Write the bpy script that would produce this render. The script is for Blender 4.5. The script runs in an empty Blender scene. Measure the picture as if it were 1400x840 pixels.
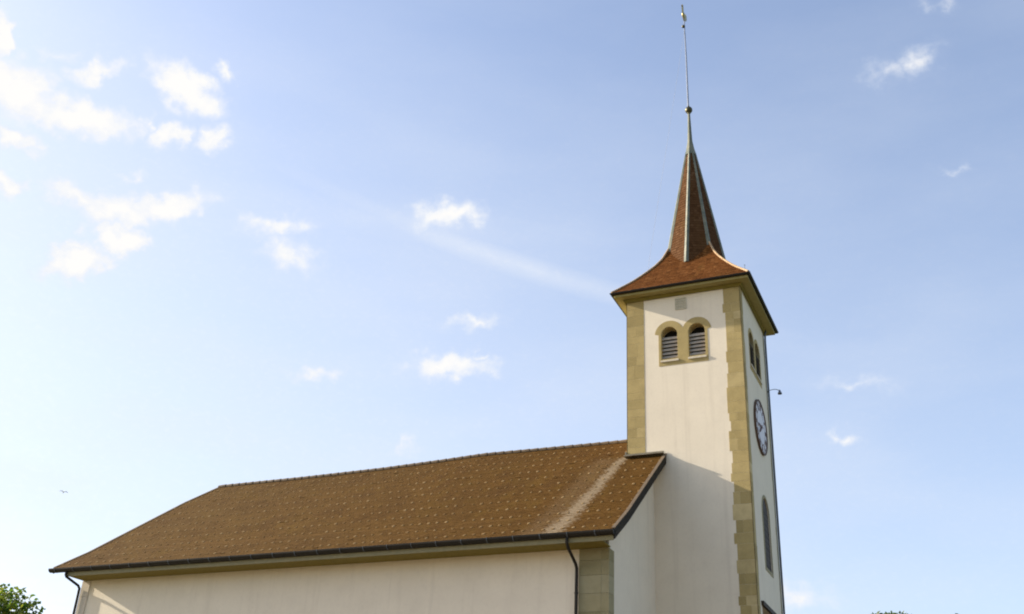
import bpy, bmesh, math, random
from mathutils import Vector, Matrix
random.seed(7)
S = bpy.context.scene
C = S.collection
R = math.radians
EYE = 1.6                                   # the ground is z = 0; heights below are given above eye level and raised by EYE

# ------------------------------------------------------------------ camera
cam = bpy.data.cameras.new("camera"); cam.sensor_width = 36.0; cam.lens = 37.377
cam.clip_start = 0.1; cam.clip_end = 6000
co = bpy.data.objects.new("camera", cam); C.objects.link(co); S.camera = co
yaw, pitch, roll = -0.4338, 0.4756, 0.0517
fw = Vector((math.sin(yaw)*math.cos(pitch), math.cos(yaw)*math.cos(pitch), math.sin(pitch)))
r0 = Vector((math.cos(yaw), -math.sin(yaw), 0)); u0 = r0.cross(fw)
rr = r0*math.cos(roll) + u0*math.sin(roll); uu = -r0*math.sin(roll) + u0*math.cos(roll)
M = Matrix((rr, uu, -fw)).transposed().to_4x4(); M.translation = (0, 0, EYE); co.matrix_world = M

S.cycles.filter_width = 2.0
# ------------------------------------------------------------------ light and exposure
SUN_EL, SUN_AZ = 24.8, -97.4
S.render.engine = 'CYCLES'; S.cycles.pixel_filter_type = 'BLACKMAN_HARRIS'
S.view_settings.view_transform = 'Standard'; S.view_settings.look = 'None'
S.view_settings.gamma = 1.0; S.view_settings.exposure = 1.25; S.view_settings.use_curve_mapping = False
sl = bpy.data.lights.new("sun", 'SUN'); sl.energy = 5.0; sl.angle = R(0.55); sl.color = (1.0, 0.90, 0.76)
so = bpy.data.objects.new("sun", sl); C.objects.link(so)
sd = Vector((math.sin(R(SUN_AZ))*math.cos(R(SUN_EL)), math.cos(R(SUN_AZ))*math.cos(R(SUN_EL)), math.sin(R(SUN_EL))))
so.rotation_euler = sd.to_track_quat('Z', 'Y').to_euler(); so.location = sd*200

CLOUDS = [(-57.07, 35.53, 0.97, 0.52, 111.4, 1), (-55.55, 33.55, 2.25, 1.12, 179.9, 1), (-51.96, 33.09, 3.15, 0.79, -173.3, 1), (-51.6, 35.5, 1.52, 0.51, -151.2, 0.8), (-46.3, 35.95, 2.1, 0.85, 166, 1.0), (-47.3, 36.5, 1.2, 0.6, -170, 0.7), (-44.33, 37.32, 0.72, 0.44, -169.5, 0.65), (-46.89, 33.53, 1.0, 0.59, -168.0, 0.9), (-48.0, 33.95, 0.67, 0.48, -168.4, 0.6), (-44.25, 33.85, 1.11, 0.57, -161.1, 0.75), (-54.72, 31.15, 1.33, 0.53, 173.4, 0.9), (-54.58, 28.96, 0.87, 0.53, -178.7, 0.8), (-48.24, 31.04, 0.88, 0.33, -166.8, 0.5), (-50.63, 29.39, 2.0, 0.55, 175.6, 0.7), (-48.33, 29.12, 2.05, 0.7, -176.2, 0.85), (-46.07, 29.94, 2.18, 0.64, -160.6, 0.85), (-48.09, 27.77, 1.25, 0.63, 178.5, 1), (-50.48, 26.82, 1.05, 0.29, -166.3, 0.55), (-49.8, 26.2, 1.57, 0.7, -162.3, 0.95), (-39.45, 30.1, 1.99, 0.58, -171.1, 0.65), (-38.56, 28.87, 1.54, 0.81, 171.5, 0.62), (-29.23, 32.02, 2.0, 0.71, -171.6, .82), (-27.22, 26.33, 1.57, 0.48, -167.7, 0.55), (-28.46, 23.88, 2.1, 0.67, -176.1, 0.8), (-26.79, 24.62, 0.78, 0.24, -176.7, 0.5), (0.43, 38.4, 1.12, 0.76, -172.9, 0.58), (-1.25, 38.33, 1.22, 0.57, 170.6, 0.45), (2.68, 40.8, 1.37, 0.35, 168.0, 0.42), (-5.12, 22.78, 2.01, 0.41, 175.7, 0.4), (-6.37, 20.21, 0.76, 0.37, 177.5, 0.52), (-36.03, 22.69, 1.56, 0.39, -168.7, 0.55), (-9.39, 12.35, 1.61, 0.71, -179.5, 0.55), (-54.04, 35.62, 1.1, 0.39, 179.9, 0.45), (-30.23, 19.45, 0.58, 0.54, 174.9, 0.4), (1.65, 32.82, 0.87, 0.25, 170.0, 0.4)]
TRAILS = [(-24.3, 29.45, 9.5, 0.42, 166.5, 0.34), (-21.5, 28.75, 6.5, 0.34, 165.5, 0.24), (-33.37, 31.32, 7.24, 0.6, 179.5, 0.14)]
VEIL = [(-62, 20, 36, 15, 0, 0.42), (-22, 5, 52, 22, 0, 0.36)]     # thin high veil, denser to the west and low down

def make_world():
    w = bpy.data.worlds.new("World"); S.world = w; w.use_nodes = True
    nt = w.node_tree; N = nt.nodes; L = nt.links; N.clear()
    def nd(t, **k):
        n = N.new(t)
        for a, b in k.items(): setattr(n, a, b)
        return n
    def m(op, a, b=None, c=None, clamp=False):
        n = nd('ShaderNodeMath', operation=op, use_clamp=clamp)
        for i, v in enumerate((a, b, c)):
            if v is None: continue
            if isinstance(v, (int, float)): n.inputs[i].default_value = v
            else: L.new(v, n.inputs[i])
        return n.outputs[0]
    out = nd('ShaderNodeOutputWorld')
    sky = nd('ShaderNodeTexSky', sky_type='NISHITA', sun_disc=False, sun_elevation=R(SUN_EL), sun_rotation=R(SUN_AZ % 360),
             altitude=400, air_density=1.0, dust_density=2.4, ozone_density=1.6)
    bg = nd('ShaderNodeBackground'); bg.inputs[1].default_value = 0.12
    tn = nd('ShaderNodeMix', data_type='RGBA', blend_type='MULTIPLY'); tn.inputs[0].default_value = 1; tn.inputs[7].default_value = (1.04, 0.992, 1.0, 1)
    L.new(sky.outputs[0], tn.inputs[6]); L.new(tn.outputs[2], bg.inputs[0])
    tc = nd('ShaderNodeTexCoord'); d = tc.outputs['Generated']
    sp = nd('ShaderNodeSeparateXYZ'); L.new(d, sp.inputs[0])
    az = m('MULTIPLY', m('ARCTAN2', sp.outputs[0], sp.outputs[1]), 180/math.pi)
    el = m('MULTIPLY', m('ARCSINE', sp.outputs[2]), 180/math.pi)
    warp = nd('ShaderNodeTexNoise'); warp.inputs['Scale'].default_value = 55; warp.inputs['Detail'].default_value = 4
    L.new(d, warp.inputs['Vector'])
    ws = nd('ShaderNodeSeparateColor'); L.new(warp.outputs['Color'], ws.inputs[0])
    azw = m('ADD', az, m('MULTIPLY', m('SUBTRACT', ws.outputs[0], 0.5), 3.6))
    elw = m('ADD', el, m('MULTIPLY', m('SUBTRACT', ws.outputs[1], 0.5), 1.9))
    cw = nd('ShaderNodeCombineXYZ'); L.new(azw, cw.inputs[0]); L.new(elw, cw.inputs[1])
    cp = nd('ShaderNodeCombineXYZ'); L.new(az, cp.inputs[0]); L.new(el, cp.inputs[1])
    def blobs(lst, src, add=False):
        tot = None
        for a, e, rx, ry, rot, wt in lst:
            mp = nd('ShaderNodeMapping', vector_type='TEXTURE'); L.new(src, mp.inputs[0])
            mp.inputs[1].default_value = (a, e, 0); mp.inputs[2].default_value = (0, 0, R(rot)); mp.inputs[3].default_value = (rx*1.85, ry*1.8, 1)
            g = nd('ShaderNodeTexGradient', gradient_type='SPHERICAL'); L.new(mp.outputs[0], g.inputs[0])
            v = m('MULTIPLY', g.outputs[1], wt)
            tot = v if tot is None else m('ADD' if add else 'MAXIMUM', tot, v)
        return tot
    b = blobs(CLOUDS, cw.outputs[0]); t = blobs(TRAILS, cp.outputs[0])
    nz = nd('ShaderNodeTexNoise'); nz.inputs['Scale'].default_value = 48; nz.inputs['Detail'].default_value = 6; nz.inputs['Roughness'].default_value = 0.62
    st = nd('ShaderNodeMapping'); st.inputs[3].default_value = (1, 1, 1.7); L.new(d, st.inputs[0]); L.new(st.outputs[0], nz.inputs['Vector'])
    fine = nd('ShaderNodeTexNoise'); fine.inputs['Scale'].default_value = 150; fine.inputs['Detail'].default_value = 5; fine.inputs['Roughness'].default_value = 0.6
    L.new(st.outputs[0], fine.inputs['Vector'])
    nn = m('ADD', m('MULTIPLY', nz.outputs[0], 0.7), m('MULTIPLY', fine.outputs[0], 0.3))
    dens = m('SUBTRACT', m('MULTIPLY', b, 2.0), m('MULTIPLY', nn, 1.35))
    mr = nd('ShaderNodeMapRange', interpolation_type='SMOOTHSTEP'); L.new(dens, mr.inputs[0])
    mr.inputs[1].default_value = -0.45; mr.inputs[2].default_value = 1.12
    # thin high haze streaks over the whole sky
    hz = nd('ShaderNodeTexNoise'); hz.inputs['Scale'].default_value = 5; hz.inputs['Detail'].default_value = 5
    hm = nd('ShaderNodeMapping'); hm.inputs[3].default_value = (1, 1, 3); hm.inputs[2].default_value = (0.25, 0.1, 0); L.new(d, hm.inputs[0]); L.new(hm.outputs[0], hz.inputs['Vector'])
    hazy = m('ADD', m('MULTIPLY', m('SUBTRACT', hz.outputs[0], 0.42, clamp=True), 0.3), 0.11)
    tr = m('MULTIPLY', t, m('ADD', 0.5, nz.outputs[0]))
    vl = blobs(VEIL, cp.outputs[0], True); cov = m('ADD', m('MULTIPLY', b, 0.12), m('MULTIPLY', vl, m('ADD', 0.75, m('MULTIPLY', hz.outputs[0], 0.5))))
    al = m('ADD', m('ADD', m('ADD', m('MULTIPLY', mr.outputs[0], 0.87), m('MULTIPLY', tr, 0.9)), hazy), cov, clamp=True)
    # none of it below the horizon
    al = m('MULTIPLY', al, m('GREATER_THAN', el, 0.5))
    cb = nd('ShaderNodeBackground'); cb.inputs[1].default_value = 0.425
    cc = nd('ShaderNodeMix', data_type='RGBA'); cc.inputs[6].default_value = (.80, .86, .97, 1); cc.inputs[7].default_value = (1.0, 0.985, 0.965, 1)
    L.new(m('ADD', m('MULTIPLY', mr.outputs[0], 1.1), m('MULTIPLY', m('SUBTRACT', fine.outputs[0], 0.5), 0.9), clamp=True), cc.inputs[0]); L.new(cc.outputs[2], cb.inputs[0])
    mx = nd('ShaderNodeMixShader'); L.new(al, mx.inputs[0]); L.new(bg.outputs[0], mx.inputs[1]); L.new(cb.outputs[0], mx.inputs[2])
    L.new(mx.outputs[0], out.inputs[0])
make_world()

# ------------------------------------------------------------------ helpers
def up(p): return (p[0], p[1], p[2] + EYE)
class MB:
    """collects vertices, faces, material slots and a metre-scaled uv"""
    def __init__(self): self.v = []; self.f = []; self.mi = []; self.uv = []
    def add(self, vs, fs, mi=0, uv=None):
        n = len(self.v); self.v += [tuple(p) for p in vs]
        for k, f in enumerate(fs):
            self.f.append([i+n for i in f]); self.mi.append(mi)
            self.uv.append(uv if uv is not None else (0, 0))
    def box(self, a, b, mi=0, uv=None):
        x0, y0, z0 = a; x1, y1, z1 = b
        self.add([(x0,y0,z0),(x1,y0,z0),(x1,y1,z0),(x0,y1,z0),(x0,y0,z1),(x1,y0,z1),(x1,y1,z1),(x0,y1,z1)],
                 [(0,3,2,1),(4,5,6,7),(0,1,5,4),(1,2,6,5),(2,3,7,6),(3,0,4,7)], mi, uv)
    def mapped_box(self, mp, a, b, mi=0):
        n = len(self.v); self.box(a, b, mi)
        self.v[n:] = [mp(*p) for p in self.v[n:]]
    def tube(self, pts, r, n=10, mi=0, caps=True):
        pts = [Vector(p) for p in pts]; rs = r if isinstance(r, (list, tuple)) else [r]*len(pts)
        base = len(self.v); prev = None; rings = []
        for i, p in enumerate(pts):
            t = (pts[min(i+1, len(pts)-1)] - pts[max(i-1, 0)]).normalized()
            if prev is None: a = t.orthogonal().normalized()
            else: a = (prev - t*prev.dot(t)).normalized()
            prev = a; b = t.cross(a)
            rings.append([p + (a*math.cos(2*math.pi*k/n) + b*math.sin(2*math.pi*k/n))*rs[i] for k in range(n)])
        vs = [q for rg in rings for q in rg]; fs = []
        for i in range(len(pts)-1):
            for k in range(n):
                fs.append((i*n+k, i*n+(k+1) % n, (i+1)*n+(k+1) % n, (i+1)*n+k))
        if caps: fs.append(tuple(range(n-1, -1, -1))); fs.append(tuple((len(pts)-1)*n+k for k in range(n)))
        self.add(vs, fs, mi)
    def lathe(self, c, prof, n=20, mi=0):
        vs = []; fs = []
        for r, z in prof:
            for k in range(n): vs.append((c[0]+r*math.cos(2*math.pi*k/n), c[1]+r*math.sin(2*math.pi*k/n), c[2]+z))
        for i in range(len(prof)-1):
            for k in range(n): fs.append((i*n+k, i*n+(k+1) % n, (i+1)*n+(k+1) % n, (i+1)*n+k))
        self.add(vs, fs, mi)
    def prism(self, outer, holes, mp, w0, w1, mi=0):
        """flat polygon with holes in (u,v), thickened from w0 to w1; mp maps (u,v,w) to the scene"""
        bm = bmesh.new(); loops = [outer] + list(holes); edges = []; lv = []
        for lp in loops:
            vs = [bm.verts.new((u, v, 0)) for u, v in lp]; lv.append(vs)
            for i in range(len(vs)): edges.append(bm.edges.new((vs[i], vs[(i+1) % len(vs)])))
        bmesh.ops.triangle_fill(bm, use_beauty=True, use_dissolve=False, edges=edges, normal=(0, 0, 1))
        bm.verts.index_update(); nv = len(bm.verts)
        P = [(v.co.x, v.co.y) for v in bm.verts]
        tris = [tuple(v.index for v in f.verts) for f in bm.faces]
        vs = [mp(u, v, w1) for u, v in P] + [mp(u, v, w0) for u, v in P]
        fs = [t for t in tris] + [tuple(i+nv for i in reversed(t)) for t in tris]
        for l in lv:
            ids = [v.index for v in l]
            for i in range(len(ids)):
                a, b = ids[i], ids[(i+1) % len(ids)]; fs.append((a, b, b+nv, a+nv))
        bm.free(); self.add(vs, fs, mi)
    def build(self, name, mats, parent=None, smooth=False, fix=True):
        me = bpy.data.meshes.new(name); me.from_pydata(self.v, [], self.f)
        for mt in (mats if isinstance(mats, (list, tuple)) else [mats]): me.materials.append(mt)
        uvl = me.uv_layers.new(name="metres")
        for p in me.polygons:
            p.material_index = self.mi[p.index]; p.use_smooth = smooth
            for li in p.loop_indices: uvl.data[li].uv = self.uv[p.index]
        if fix:
            bm = bmesh.new(); bm.from_mesh(me); bmesh.ops.recalc_face_normals(bm, faces=bm.faces); bm.to_mesh(me); bm.free()
        me.update()
        o = bpy.data.objects.new(name, me); C.objects.link(o)
        if parent is not None:
            o.parent = parent; o.matrix_parent_inverse = Matrix.Translation(-Vector(world_loc(parent)))
        return o
def world_loc(o):
    p = Vector(o.location); q = o.parent
    # children keep world coordinates: only roots carry a location
    while q is not None:
        if q.parent is None: return tuple(q.location)
        q = q.parent
    return tuple(p)
def build_child(mb, name, mats, parent, **k):
    """mesh given in scene coordinates, parented so that it stays in place"""
    o = mb.build(name, mats, None, **k); o.parent = parent
    root = parent
    while root.parent is not None: root = root.parent
    o.matrix_parent_inverse = Matrix.Translation(-Vector(root.location)) if parent is root else Matrix.Identity(4)
    return o
def thing(name, label, cat, loc=(0, 0, 0), group=None):
    o = bpy.data.objects.new(name, None); C.objects.link(o); o.location = loc; o.empty_display_size = 0.3
    o['label'] = label; o['category'] = cat
    if group: o['group'] = group
    return o

# ------------------------------------------------------------------ materials
def mat(name, col, rough=0.8, metal=0.0, spec=0.3, build=None):
    m = bpy.data.materials.new(name); m.use_nodes = True; nt = m.node_tree
    b = nt.nodes['Principled BSDF']; b.inputs['Base Color'].default_value = (*col, 1)
    b.inputs['Roughness'].default_value = rough; b.inputs['Metallic'].default_value = metal
    b.inputs['Specular IOR Level'].default_value = spec
    if build: build(nt, b)
    return m
class NB:
    def __init__(self, nt): self.nt = nt
    def n(self, t, **k):
        n = self.nt.nodes.new(t)
        for a, b in k.items(): setattr(n, a, b)
        return n
    def link(self, a, b): self.nt.links.new(a, b)
    def coord(self, which='Object', scale=(1, 1, 1)):
        tc = self.n('ShaderNodeTexCoord'); mp = self.n('ShaderNodeMapping'); mp.inputs[3].default_value = scale
        self.link(tc.outputs[which], mp.inputs[0]); return mp.outputs[0]
    def noise(self, vec, scale, detail=4, rough=0.55):
        n = self.n('ShaderNodeTexNoise'); n.inputs['Scale'].default_value = scale; n.inputs['Detail'].default_value = detail
        n.inputs['Roughness'].default_value = rough; self.link(vec, n.inputs['Vector']); return n.outputs[0]
    def ramp(self, fac, stops):
        r = self.n('ShaderNodeValToRGB'); e = r.color_ramp.elements
        while len(e) < len(stops): e.new(0.5)
        for i, (p, c) in enumerate(stops): e[i].position = p; e[i].color = (*c, 1) if len(c) == 3 else c
        self.link(fac, r.inputs[0]); return r.outputs[0]
    def mix(self, fac, a, b, mode='MIX'):
        m = self.n('ShaderNodeMix', data_type='RGBA', blend_type=mode)
        for s, v in ((m.inputs[0], fac), (m.inputs[6], a), (m.inputs[7], b)):
            if isinstance(v, (int, float)): s.default_value = v
            elif isinstance(v, tuple): s.default_value = (*v, 1)
            else: self.link(v, s)
        return m.outputs[2]
    def math(self, op, a, b=None, clamp=False):
        m = self.n('ShaderNodeMath', operation=op, use_clamp=clamp)
        for i, v in enumerate((a, b)):
            if v is None: continue
            if isinstance(v, (int, float)): m.inputs[i].default_value = v
            else: self.link(v, m.inputs[i])
        return m.outputs[0]
    def maprange(self, v, a, b, c=0.0, d=1.0, smooth=False):
        m = self.n('ShaderNodeMapRange'); self.link(v, m.inputs[0])
        if smooth: m.interpolation_type = 'SMOOTHSTEP'
        for i, x in enumerate((a, b, c, d)): m.inputs[i+1].default_value = x
        return m.outputs[0]
    def bump(self, h, b, strength=0.3, dist=0.02):
        n = self.n('ShaderNodeBump'); n.inputs['Strength'].default_value = strength; n.inputs['Distance'].default_value = dist
        self.link(h, n.inputs['Height']); self.link(n.outputs[0], b.inputs['Normal'])

def plaster_nodes(tint):
    def f(nt, b):
        q = NB(nt); o = q.coord()
        c = q.ramp(q.noise(o, 0.55, 5), [(0.3, tuple(x*0.93 for x in tint)), (0.7, tint)])
        st = q.noise(q.coord(scale=(2.2, 2.2, 0.10)), 1.6, 4)                     # rain streaks
        c = q.mix(q.maprange(st, 0.54, 0.78, 0, 0.26), c, (0.44, 0.37, 0.28))
        c = q.mix(q.maprange(q.noise(o, 1.3, 6, .6), 0.5, 0.75, 0, 0.22), c, (.55, .48, .37)); c = q.mix(q.maprange(q.noise(o, 9, 6, .7), 0.5, 0.8, 0, 0.22), c, (0.46, 0.39, 0.30))
        q.link(c, b.inputs['Base Color'])
        h = q.math('ADD', q.noise(o, 38, 6, 0.65), q.math('MULTIPLY', q.noise(o, 3, 3), 0.8))
        q.bump(h, b, 0.22, 0.012)
    return f
PLASTER = mat("lime_plaster", (.74, .68, .59), 0.92, build=plaster_nodes((.735, .655, .51)))

def stone_nodes(a, bcol, ccol):
    def f(nt, b):
        q = NB(nt); o = q.coord(); g = q.n('ShaderNodeNewGeometry')
        c = q.ramp(g.outputs['Random Per Island'], [(0.0, a), (0.45, bcol), (0.8, bcol), (1.0, ccol)])
        c = q.mix(q.maprange(q.noise(o, 2.6, 5), 0.4, 0.75, 0, 0.4), c, tuple(x*0.72 for x in a))
        c = q.mix(q.maprange(q.noise(o, 16, 4), 0.5, 0.8, 0, 0.3), c, ccol)
        q.link(c, b.inputs['Base Color']); q.bump(q.noise(o, 26, 6, 0.7), b, 0.35, 0.012)
    return f
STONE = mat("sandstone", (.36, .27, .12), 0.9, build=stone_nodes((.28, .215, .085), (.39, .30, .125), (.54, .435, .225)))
STONE_GREY = mat("weathered_shaded_sandstone", (.3, .26, .15), 0.9, build=stone_nodes((.23, .20, .10), (.28, .245, .135), (.33, .30, .19)))

def tile_nodes(dark, midc, light, nave):
    def f(nt, b):
        q = NB(nt); o = q.coord(); g = q.n('ShaderNodeNewGeometry'); rnd = g.outputs['Random Per Island']
        c = q.ramp(rnd, [(0.0, dark), (0.3, midc), (0.75, midc), (1.0, light)])
        big = q.noise(o, 0.35, 4)
        c = q.mix(q.maprange(big, 0.35, 0.7, 0, 0.42), c, dark)
        moss = q.noise(q.coord(scale=(1, .55, .55)), 1.4, 6, 0.65)
        if nave:
            uvn = q.n('ShaderNodeUVMap'); uvn.uv_map = "metres"
            sp = q.n('ShaderNodeSeparateXYZ'); q.link(uvn.outputs[0], sp.inputs[0]); x, s = sp.outputs[0], sp.outputs[1]
            # the tiles turn greyer and paler with distance from the tower
            grey_mix = q.maprange(x, -33.0, -14.0, 0.50, 0.0)
            c = q.mix(q.math('MULTIPLY', grey_mix, q.maprange(big, 0.25, 0.7, 0.6, 1.0)), c, (.118, .074, .025))
            dk = q.noise(q.coord(scale=(.8, .5, .5)), .9, 6, .7); c = q.mix(q.maprange(dk, 0.48, 0.68, 0, 0.6), c, (.05, .024, .006)); c = q.mix(q.maprange(moss, 0.52, 0.75, 0, 0.5), c, (.105, .061, .009))
            # pale lime run-off washed down from the corner of the tower
            wob = q.math('MULTIPLY', q.math('SUBTRACT', q.noise(q.coord(scale=(.5, 1, 1)), 0.8, 3), 0.5), 0.35)
            cx = q.math('ADD', q.math('MULTIPLY', s, 0.055), -13.50)
            dx = q.math('ABSOLUTE', q.math('SUBTRACT', q.math('ADD', x, wob), cx))
            half = q.math('SUBTRACT', 0.46, q.math('MULTIPLY', s, 0.026))
            band = q.maprange(q.math('ADD', q.math('DIVIDE', dx, half), q.math('MULTIPLY', q.math('SUBTRACT', rnd, .5), .4)), 0.25, 1.2, 1.0, 0.0, True)
            up_ = q.maprange(s, 8.05, 8.3, 1.0, 0.0)
            gr = q.noise(q.coord(scale=(3, 1, 1)), 9, 4)
            c = q.mix(q.math('MULTIPLY', q.math('MULTIPLY', band, up_), q.maprange(gr, 0.3, 0.65, 0.55, 0.92)), c, (.24, .19, .125))
            dx2 = q.math('ABSOLUTE', q.math('SUBTRACT', q.math('ADD', x, wob), q.math('ADD', cx, -0.75)))
            band2 = q.math('MULTIPLY', q.maprange(dx2, 0.1, 0.8, 0.42, 0.0, True), up_)
            c = q.mix(q.math('MULTIPLY', band2, q.maprange(gr, 0.35, 0.6, 0.2, 1.0)), c, (.15, .105, .058))
        else:
            c = q.mix(q.maprange(moss, 0.55, 0.8, 0, 0.5), c, (.105, .065, .014))
        c = q.mix(q.maprange(q.noise(o, 30, 4), 0.45, 0.8, 0, 0.4), c, tuple(min(1, v*1.7) for v in midc))
        q.link(c, b.inputs['Base Color']); q.bump(q.noise(o, 55, 4), b, 0.3, 0.008)
    return f
TILE = mat("brown_clay_tile", (.2, .12, .06), 0.9, 0, 0.05, build=tile_nodes((.056, .026, .003), (.078, .0375, .0065), (.098, .050, .0105), True))
def nib_nodes(nt, b):
    q = NB(nt); g = q.n('ShaderNodeNewGeometry'); q.link(q.ramp(g.outputs['Random Per Island'], [(0, (.115, .065, .02)), (.5, (.165, .105, .042)), (1, (.22, .15, .07))]), b.inputs['Base Color'])
NIB = mat("lichened_tile_nib", (.24, .165, .085), 0.9, 0, 0.1, build=nib_nodes)
TILE_T = mat("red_clay_tile", (.3, .12, .05), 0.9, 0, 0.05, build=tile_nodes((.080, .028, .0065), (.125, .046, .011), (.185, .078, .024), False))

TILE_S = mat("dark_spire_tile", (.1, .045, .016), 0.9, 0, 0.05, build=tile_nodes((.055, .024, .009), (.090, .043, .018), (.125, .066, .032), False))

def worn(col, dark, rough, metal=0.0, sc=6.0):
    def f(nt, b):
        q = NB(nt); o = q.coord()
        q.link(q.ramp(q.noise(o, sc, 5, .6), [(0.3, dark), (0.7, col)]), b.inputs['Base Color'])
        q.link(q.maprange(q.noise(o, sc*3, 3), 0.3, 0.7, rough-.1, rough+.12), b.inputs['Roughness'])
    return lambda name: mat(name, col, rough, metal, build=f)
LEAD = worn((.19, .185, .13), (.075, .095, .075), 0.6, 0.0, 2.5)("weathered_lead")
COPPER = worn((.016, .013, .008), (.010, .008, .005), 0.6, 0.0)("dark_copper")
VERGE = worn((.024, .018, .009), (.014, .011, .006), 0.85)("dark_bargeboard")
PAINT = worn((.33, .28, .11), (.27, .23, .085), 0.75)("ochre_soffit_paint")
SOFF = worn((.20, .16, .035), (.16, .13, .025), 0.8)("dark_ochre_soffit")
RIDGE = worn((.115, .08, .045), (.07, .05, .03), 0.85)("old_ridge_tile")
MORTAR = worn((.42, .31, .19), (.26, .16, .075), 0.9)("pale_hip_mortar")
LOUVRE = worn((.40, .35, .29), (.29, .25, .20), 0.8, sc=9)("grey_louvre_wood")
DARK = mat("dark_inside", (.012, .011, .009), 0.95)
DIAL = worn((.66, .65, .67), (.58, .57, .59), 0.6)("pale_clock_enamel")
NUMER = mat("dark_clock_numeral", (.12, .06, .045), 0.6)
RIMM = mat("clock_rim_iron", (.10, .06, .04), 0.7, 0.0)
GILT = worn((.50, .41, .16), (.22, .19, .08), 0.4, 0.6, 10)("dulled_gilt")
BRONZE = worn((.11, .10, .05), (.06, .055, .03), 0.45, 0.6)("old_bronze")
STEEL = worn((.22, .24, .28), (.15, .17, .20), 0.45, 0.6)("galvanised_steel")
ZINC = worn((.10, .115, .125), (.07, .08, .09), .6)("dull_zinc")
GLASS = mat("dark_leaded_glass", (.02, .022, .022), 0.12, 0, 0.5)
OAK = worn((.05, .035, .02), (.03, .02, .012), 0.7)("dark_oak")

# ------------------------------------------------------------------ ground
def ground():
    def f(nt, b):
        q = NB(nt); o = q.coord()
        c = q.ramp(q.noise(o, 0.08, 6), [(0.3, (.045, .075, .018)), (0.55, (.075, .105, .028)), (0.75, (.11, .115, .04))])
        c = q.mix(q.maprange(q.noise(o, 5, 5), 0.4, 0.7, 0, 0.5), c, (.035, .06, .015))
        sp = q.n('ShaderNodeVectorMath', operation='LENGTH'); q.link(q.coord(scale=(1, 1, 0)), sp.inputs[0])
        edge = q.math('ADD', sp.outputs['Value'], q.math('MULTIPLY', q.noise(o, .2, 4), 14))
        gv = q.ramp(q.noise(o, 9, 6, .7), [(.3, (.15, .11, .07)), (.7, (.24, .185, .12))])  # unseen gravel, put in to bounce warm light onto the shaded walls
        c = q.mix(q.maprange(edge, 68, 71), gv, c)
        q.link(c, b.inputs['Base Color']); q.bump(q.noise(o, 12, 6, .7), b, 0.6, 0.05)
    g = mat("grass_ground", (.07, .1, .03), 0.95, build=f)
    mb = MB(); n = 60; L = []
    xs = [math.copysign(abs(t)**2.2, t)*2500 for t in [(-1+2*i/n) for i in range(n+1)]]
    rnd = random.Random(3)
    for j in range(n+1):
        for i in range(n+1):
            d = math.hypot(xs[i], xs[j])
            z = 0 if d < 90 else (rnd.random()-.5)*min(10, (d-90)*0.015)
            L.append((xs[i], xs[j]+20, z))
    mb.add(L, [(j*(n+1)+i, j*(n+1)+i+1, (j+1)*(n+1)+i+1, (j+1)*(n+1)+i) for j in range(n) for i in range(n)])
    o = mb.build("ground", g, smooth=True, fix=False); o['kind'] = 'structure'; o['label'] = "unseen ground, sandy gravel added near the church for warm bounce light, grass farther out"
ground()

# ------------------------------------------------------------------ measurements (metres, heights above eye level)
XL, YT, W, D = -12.8991, 39.8758, 5.0, 4.9495
XR, YB = XL+W, YT+D; XC, YC = XL+W/2, YT+D/2
TZ = 22.03                                 # underside of the tower soffit
YN, YW, YR = 33.365, 34.385, 42.02         # eave, nave wall, ridge
XG, XV, X0 = -11.794, -11.297, -35.3526    # gable wall, right verge, left gable wall
YF = 2*YR-YW                               # far nave wall
GZ = -EYE
PROF = [(33.30, 9.86), (34.9, 10.93), (39.8758, 14.67), (42.02, 16.15)]
def roofz(y):
    if y > YR: y = 2*YR-y
    for (a, za), (b, zb) in zip(PROF, PROF[1:]):
        if y <= b or b == YR: return za+(y-a)*(zb-za)/(b-a)
def left_x(y): return -36.10 + (y-YN)/(YR-YN)*0.66
RIDGE_SAG = [(-36.2, -0.10), (-30.5, -0.10), (-25.9, -0.05), (-22.5, 0.06), (-20.5, 0.15), (-17, 0.11), (-11, 0.08)]
def sag(x, y):
    for (a, za), (b, zb) in zip(RIDGE_SAG, RIDGE_SAG[1:]):
        if x <= b: s = za+(x-a)*(zb-za)/(b-a); break
    else: s = 0.08
    return s*max(0, min(1, (min(y, 2*YR-y)-34)/(YR-34)))

church = thing("church", "white plastered village church with brown tiled nave roof and pointed clock tower", "church", (-20, 42, 0))
def part(mb, name, m, parent=None, **k): return build_child(mb, name, m, parent or church, **k)

F1 = lambda u, v, w=0: (XL+u, YT-w, v+EYE)                # tower side parallel to the nave
F2 = lambda u, v, w=0: (XR+w, YT+u, v+EYE)                # clock side
FB = lambda u, v, w=0: (XR-u, YB+w, v+EYE)
FL = lambda u, v, w=0: (XL-w, YB-u, v+EYE)

def arch(cx, r, z0, zs, n=16):
    return [(cx-r, z0), (cx+r, z0)] + [(cx+r*math.cos(math.pi*k/n), zs+r*math.sin(math.pi*k/n)) for k in range(n+1)]
C1, C2, WR, WS, WB = 1.895, 3.087, 0.365, 20.10, 18.90
def belfry_holes(sh=0, r=WR): return [arch(C1+sh, r, WB, WS), arch(C2+sh, r, WB, WS)]
WR2 = 0.47

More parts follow.
